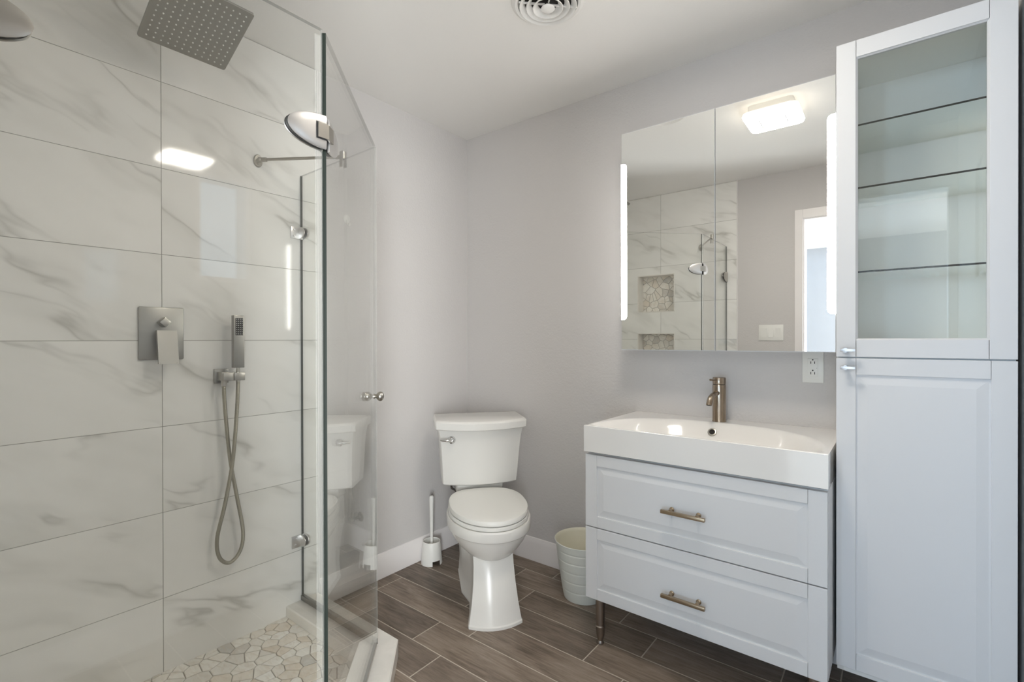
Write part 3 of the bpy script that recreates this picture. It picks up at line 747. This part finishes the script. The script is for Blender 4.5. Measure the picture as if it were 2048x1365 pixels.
# ------------------------------------------------------------------ vanity: drawer cabinet, sink, faucet
VX0, VX1, VY = 1.085, 1.893, -.475
def panel_front(mb, x0, x1, z0, z1, y, th, fx, fz, bevel=.028, groove=.0055, raise_=.0015):
    """framed raised-panel front facing -y with front face at y"""
    def ring(dx, dz, d): return [Vector((x0+dx, y+d, z0+dz)), Vector((x1-dx, y+d, z0+dz)), Vector((x1-dx, y+d, z1-dz)), Vector((x0+dx, y+d, z1-dz))]
    e = .0003
    mb.box(x0, x0+fx-e, y, y+th, z0, z1, .0012); mb.box(x1-fx+e, x1, y, y+th, z0, z1, .0012)      # stiles
    mb.box(x0+fx+e, x1-fx-e, y, y+th, z0, z0+fz, .0012); mb.box(x0+fx+e, x1-fx-e, y, y+th, z1-fz, z1, .0012)   # rails
    mb.loft([ring(fx-.003, fz-.003, th-.001), ring(fx-.003, fz-.003, groove), ring(fx+.004, fz+.004, groove), ring(fx+bevel, fz+bevel, raise_), ring(fx+bevel+.001, fz+bevel+.001, raise_)])
def pull(parent, cx, cz, y, L=.150):
    mb = MB(); mb.box(cx-L/2, cx+L/2, y-.036, y-.024, cz-.006, cz+.006, .001)
    for dx in (-.046, .046): mb.lathe([(.0085, 0), (.0085, .003), (.0055, .005), (.0055, .025)], 16, Vector((0, -1, 0)), (cx+dx, y-.0002, cz+.003))
    return mb.build('handle', M['bronze_pull'], parent, world=True)
va = thing('vanity_cabinet', 'white two-drawer vanity cabinet under the wide sink', 'cabinet', (1.489, -.24, 0))
mb = MB(); mb.box(VX0+.004, VX1-.001, VY+.0195, -.016, .190, .757, .001); mb.build('body', M['cab'], va, world=True)
for z0, z1, zh in ((.4725, .753, .603), (.190, .4685, .3085)):
    d = MB(); panel_front(d, VX0, VX1-.002, z0, z1, VY, .019, .050, .043)
    do = d.build('drawer', M['cab'], va, world=True, smooth=False)
    pull(do, 1.476, zh, VY)
for lx_ in (1.126, 1.852):
    for ly in (-.432, -.06):
        mb = MB(); mb.lathe([(.0135, .0008), (.014, .004), (.010, .012), (.012, .02), (.017, .040), (.0175, .062), (.0195, .066), (.0195, .070), (.0165, .073), (.0178, .12), (.0185, .1895)], 24, org=(lx_, ly, 0)); mb.build('leg', M['leg'], va, world=True, sharp=40)
SX0, SX1, SY0, SZ0, SZ1 = 1.0815, 1.8935, -.481, .7645, .8665
si = thing('sink', 'wide glossy white rectangular basin sink on the vanity cabinet', 'sink', (1.4875, -.24, SZ0))
mb = MB(); nx, ny = 140, 110
cx, cy, yfr, ax_, ay_ = 1.4875, -.35, -.471, .392, .372
def smooth(u): u = max(0, min(1, u)); return u*u*(3-2*u)
def ztop(x, y):
    r = (abs((x-cx)/ax_)**2.5+abs((y-yfr)/ay_)**2.5)**(1/2.5)
    if r >= 1 or y <= yfr: return SZ1
    return SZ1-.076*smooth((1-r)/.2)*smooth((y-yfr)/.035)
xs_ = [SX0+(SX1-SX0)*i/nx for i in range(nx+1)]; ys_ = [SY0+(-.001-SY0)*j/ny for j in range(ny+1)]
xs_[1] = SX0+.002; xs_[-2] = SX1-.002; ys_[1] = SY0+.002
G = [[mb.bm.verts.new((x, y, ztop(x, y) - (.0015 if i in (0, nx) or j == 0 else 0))) for j, y in enumerate(ys_)] for i, x in enumerate(xs_)]
for i in range(nx):
    for j in range(ny): mb.bm.faces.new((G[i][j], G[i+1][j], G[i+1][j+1], G[i][j+1]))
ring = [G[i][0] for i in range(nx+1)]+[G[nx][j] for j in range(1, ny+1)]+[G[i][ny] for i in range(nx-1, -1, -1)]+[G[0][j] for j in range(ny-1, 0, -1)]
low = [mb.bm.verts.new((v.co.x, v.co.y, SZ0)) for v in ring]
for k in range(len(ring)): mb.bm.faces.new((ring[k], low[k], low[(k+1) % len(ring)], ring[(k+1) % len(ring)]))
mb.bm.faces.new(low); mb.build('basin', M['ceramic'], si, world=True, sharp=50)
def znorm(x, y):
    e = .002; return Vector((-(ztop(x+e, y)-ztop(x-e, y))/(2*e), -(ztop(x, y+e)-ztop(x, y-e))/(2*e), 1)).normalized()
oy = -.135; oc = Vector((1.469, oy, ztop(1.469, oy))); on = znorm(1.469, oy)
mb = MB(); mb.lathe([(.0165, -.002), (.0175, .0020), (.0160, .0042), (.0115, .0046), (.0108, .0014)], 28, on, oc, cap=False); mb.mi = 1; mb.lathe([(.0109, .0016), (.004, .0012)], 28, on, oc)
mb.build('overflow_ring', [M['nickel'], M['dark']], si, world=True)
mb = MB(); dc = Vector((cx, cy, ztop(cx, cy))); mb.lathe([(.030, -.001), (.030, .001), (.026, .003), (.006, .0035)], 28, org=dc); mb.build('drain', M['steel'], si, world=True)
FXc, FYc = 1.477, -.068
fa = thing('faucet', 'stained bronze coloured single-lever faucet on the sink', 'faucet', (FXc, FYc, SZ1))
mb = MB(); mb.lathe([(.0268, .0003), (.0268, .002), (.0258, .004), (.0258, .149), (.0248, .1505)], 36)
mb.mi = 1; mb.lathe([(.0235, .1505), (.0235, .153)], 36); mb.mi = 0; mb.build('body', [M['faucet'], M['dark']], fa)
mb = MB(); mb.lathe([(.0250, .1532), (.0255, .155), (.0255, .176), (.0240, .180), (.01, .181)], 36); mb.build('cap', M['faucet'], fa)
mb = MB(); mb.tube([(-.002, -.018, .118), (-.006, -.050, .113), (-.011, -.078, .101), (-.013, -.090, .082), (-.0135, -.093, .074)], .0112, 16, 6); mb.mi = 1
mb.lathe([(.009, 0), (.0088, .0008)], 16, Vector((0, 0, -1)), (-.0135, -.0932, .0742)); mb.build('spout', [M['faucet'], M['dark']], fa)
mb = MB(); mb.tube([(-.004, -.020, .170), (-.008, -.05, .172), (-.012, -.078, .174)], .0045, 12, 5); mb.build('lever', M['faucet'], fa)

# ------------------------------------------------------------------ outlet below the mirror, switches by the door
ou = thing('wall_outlet', 'white duplex wall outlet partly hidden below the mirror cabinet', 'outlet', (1.799, -.0003, 1.095))
MB().box(-.035, .035, -.006, 0, -.058, .058, .002).build('cover_plate', M['plastic'], ou)
mb = MB(); mb.box(-.017, .017, -.0085, -.0058, -.034, .034, .001)
mb.box(-.006, .006, -.0100, -.0084, .0015, .0065); mb.box(-.006, .006, -.0100, -.0084, -.0065, -.0015); mb.mi = 1
for zc in (.020, -.020):
    for sx_ in (-.0062, .0062): mb.box(sx_-.0012, sx_+.0012, -.0088, -.0084, zc-.006, zc+.003)
    mb.lathe([(.0027, 0), (.0026, .0004)], 12, Vector((0, -1, 0)), (0, -.0084, zc+.009))
mb.box(.0125, .0140, -.0088, -.0084, -.003, -.0015)
mb.build('receptacle', [M['plastic'], M['dark']], ou)
sw = thing('light_switch', 'white three-gang light switch plate beside the doorway, seen in the mirror', 'switch', (1.3195, YF+.0003, 1.249))
MB().box(-.082, .082, 0, .006, -.058, .058, .002).build('cover_plate', M['plastic'], sw)
for k in range(3):
    mb = MB(); xc = -.046+.046*k; s_ = 1 if k != 1 else -1
    mb.loft([[Vector((xc+a, .0055, b)) for a, b in ((-.0165, -.033), (.0165, -.033), (.0165, .033), (-.0165, .033))], [Vector((xc+a, .0075+s_*b*.05, b)) for a, b in ((-.016, -.0325), (.016, -.0325), (.016, .0325), (-.016, .0325))]])
    mb.build('rocker', M['plastic'], sw, smooth=False)

# ------------------------------------------------------------------ mirror cabinet
mc = thing('mirror_cabinet', 'two-door mirror cabinet with lit side strips above the sink', 'mirror cabinet', (1.484, -.075, 1.1556))
MX0, MX1, MZ0, MZ1 = 1.084, 1.884, 1.1556, 2.1172
mb = MB(); mb.box(MX0, MX1, -.1315, -.0005, MZ0, MZ1, .001); mb.build('body', M['cab'], mc, world=True)
for x0, x1, nm in ((MX0, 1.4828, 'left'), (1.4852, MX1, 'right')):
    mb = MB(); mb.box(x0, x1, -.1485, -.132, MZ0, MZ1, .0008)
    d = mb.build('door', M['cab'], mc, world=True, smooth=False)
    mb = MB(); mb.box(x0+.0012, x1-.0012, -.1502, -.1486, MZ0+.003, MZ1-.003)
    mb.build('mirror_glass', M['mirror'], d, world=True, smooth=False)
    sx0, sx1 = (MX0-.0004, MX0+.025) if nm == 'left' else (MX1-.025, MX1+.0004)
    za, zb, rr = (1.290, 1.981, .016); pts = []
    for cz, a0 in ((za+rr, -90), (zb-rr, 0)):
        for i in range(9):
            a = R(a0+90*i/8); pts.append((sx1-rr+rr*math.cos(a), cz+rr*math.sin(a)))
    pts += [(sx0, zb), (sx0, za)]
    if nm == 'right': pts = [(sx0+sx1-x, z) for x, z in pts]
    mb = MB(); mb.loft([[Vector((x, y, z)) for x, z in pts] for y in (-.1503, -.1512)]); mb.build('light_strip', M['strip'], d, world=True, smooth=False)

# ------------------------------------------------------------------ tall cabinet
TX0, TX1, TY, TZ0, TZ1, TZM = 1.9012, 2.2992, -.345, .188, 2.114, 1.1465
tc = thing('tall_cabinet', 'tall narrow white cabinet with glass upper door and panelled lower door', 'cabinet', (2.1, -.17, .16))
mb = MB(); w = .018; by = TY+.0205
mb.box(TX0+.001, TX0+w, by, -.015, .165, TZ1, .0008); mb.box(TX1-w, TX1-.001, by, -.015, .165, TZ1, .0008)
for z in (.165, TZM-.009, TZ1-w): mb.box(TX0+w, TX1-w, by, -.015, z, z+w)
mb.box(TX0+w, TX1-w, -.0225, -.0155, .165+w, TZ1-w)
mb.build('body', M['cab_in'], tc, world=True, smooth=False)
# upper glass door: four members and a pane
ux0, ux1, uz0, uz1 = TX0, TX1, TZM+.0015, TZ1; gx0, gx1, gz0, gz1 = 1.956, 2.2405, 1.2045, 2.0585
mb = MB(); th = .0195; e = .0009
def member(a, b, c, d):
    mb.box(a, b, TY, TY+th, c, d, .0012)
member(ux0, gx0-.004-e, uz0, uz1); member(gx1+.004+e, ux1, uz0, uz1); member(gx0-.004+.0002, gx1+.004-.0002, uz0, gz0-.004); member(gx0-.004+.0002, gx1+.004-.0002, gz1+.004, uz1)
def rg(d, y): return [Vector((gx0-d, y, gz0-d)), Vector((gx1+d, y, gz0-d)), Vector((gx1+d, y, gz1+d)), Vector((gx0-d, y, gz1+d))]
mb.loft([rg(.005, TY+.0012), rg(.005, TY+.016), rg(0, TY+.016), rg(0, TY+.007), rg(.005, TY+.0012)], cap=False)
ud = mb.build('glass_door', M['cab'], tc, world=True, smooth=False)
MB().box(gx0-.003, gx1+.003, TY+.0105, TY+.0145, gz0-.003, gz1+.003).build('glass_pane', M['cab_glass'], ud, world=True, smooth=False)
mb = MB(); panel_front(mb, TX0, TX1, TZ0, TZM-.0025, TY, th, .0505, .050, .029)
ld = mb.build('lower_door', M['cab'], tc, world=True, smooth=False)
for par, z, in ((ud, 1.169), (ld, 1.1155)):
    mb = MB(); mb.box(1.9135, 1.9525, TY-.030, TY-.021, z-.0045, z+.0045, .0008); mb.cyl((1.926, TY-.022, z), (1.926, TY-.0003, z), .007, 16)
    mb.build('handle', M['handle_chrome'], par, world=True)
for z in (1.868, 1.6735, 1.4135):
    mb = MB(); a, b, y0, y1, h = TX0+w+.0008, TX1-w-.0008, TY+.034, -.024, .0055
    P = lambda x, y, zz: Vector((x, y, zz))
    mb.face([P(a, y0, z), P(b, y0, z), P(b, y1, z), P(a, y1, z)]); mb.face([P(a, y0, z-h), P(a, y1, z-h), P(b, y1, z-h), P(b, y0, z-h)])
    mb.mi = 1
    mb.face([P(a, y0, z-h), P(b, y0, z-h), P(b, y0, z), P(a, y0, z)]); mb.mi = 0; mb.face([P(b, y1, z-h), P(a, y1, z-h), P(a, y1, z), P(b, y1, z)])
    mb.face([P(a, y1, z-h), P(a, y0, z-h), P(a, y0, z), P(a, y1, z)]); mb.face([P(b, y0, z-h), P(b, y1, z-h), P(b, y1, z), P(b, y0, z)])
    bmesh.ops.remove_doubles(mb.bm, verts=mb.bm.verts, dist=1e-5)
    tag(mb.build('shelf', [M['shelf_glass'], M['shelf_edge']], tc, world=True, smooth=False), 'clear glass shelf with a dark front edge')

# ------------------------------------------------------------------ ceiling vent and ceiling lamp
cv = thing('ceiling_vent', 'round white ceiling vent of nested rings', 'vent', (1.068, -.708, ZC))
mb = MB(); mb.lathe([(.130, -.0003), (.130, -.004), (.118, -.012), (.108, -.010), (.104, .0)], 56, cap=False); mb.build('outer_ring', M['ceiling'], cv, sharp=40)
mb = MB(); mb.lathe([(.104, -.0005), (.001, -.0006)], 40, cap=False); mb.build('duct_opening', M['dark'], cv)
for k, (ra, rb_, za, zb) in enumerate(((.100, .083, -.020, -.003), (.076, .059, -.023, -.005), (.052, .036, -.026, -.007))):
    mb = MB(); mb.lathe([(rb_, zb), (ra-.001, za), (ra+.001, za-.001), (ra+.0025, za+.0015), (rb_+.003, zb+.002), (rb_, zb)], 48, cap=False); mb.build('cone_ring', M['ceiling'], cv, sharp=40)
mb = MB(); mb.lathe([(.010, -.012), (.024, -.024), (.025, -.026), (.021, -.029), (.010, -.031), (.002, -.0315)], 32, cap=True)
for k in range(4):
    a = R(45+90*k); c_, s_ = math.cos(a), math.sin(a); mb.loft([[Vector((c_*r-s_*d, s_*r+c_*d, z)) for d, z in ((-.002, -.014), (.002, -.014), (.002, -.008), (-.002, -.008))] for r in (.012, .106)])
mb.build('centre_cone', M['ceiling'], cv, sharp=40)
LX, LY = 1.54, -1.0
cl = thing('ceiling_light', 'square lit ceiling lamp with rounded corners, reflected in the mirror', 'ceiling light', (LX, LY, ZC))
def rsq2(h, rc_, z, n_=8):
    out = []
    for sx_, sy_, a0 in ((1, 1, 0), (-1, 1, 90), (-1, -1, 180), (1, -1, 270)):
        for i in range(n_+1):
            a = R(a0+90*i/n_); out.append(Vector((sx_*(h-rc_)+rc_*math.cos(a), sy_*(h-rc_)+rc_*math.sin(a), z)))
    return out
MB().loft([rsq2(.105, .02, -.0003), rsq2(.105, .02, -.034)]).build('base_plate', M['plastic'], cl)
mb = MB(); mb.loft([rsq2(.118, .03, -.0345), rsq2(.128, .035, -.040), rsq2(.130, .035, -.052), rsq2(.126, .034, -.064), rsq2(.112, .03, -.068)]); 
for f in mb.bm.faces: f.material_index = 1 if f.calc_center_median().z > -.056 else 0
mb.build('diffuser', [M['lamp'], M['lamp_side']], cl, sharp=50)
mb = MB(); lp = [rsq2(.062, .012, -.0683), rsq2(.062, .012, -.0695), rsq2(.057, .010, -.0695), rsq2(.057, .010, -.0683), rsq2(.062, .012, -.0683)]; mb.loft(lp, cap=False); mb.build('accent_ring', M['plastic'], cl)
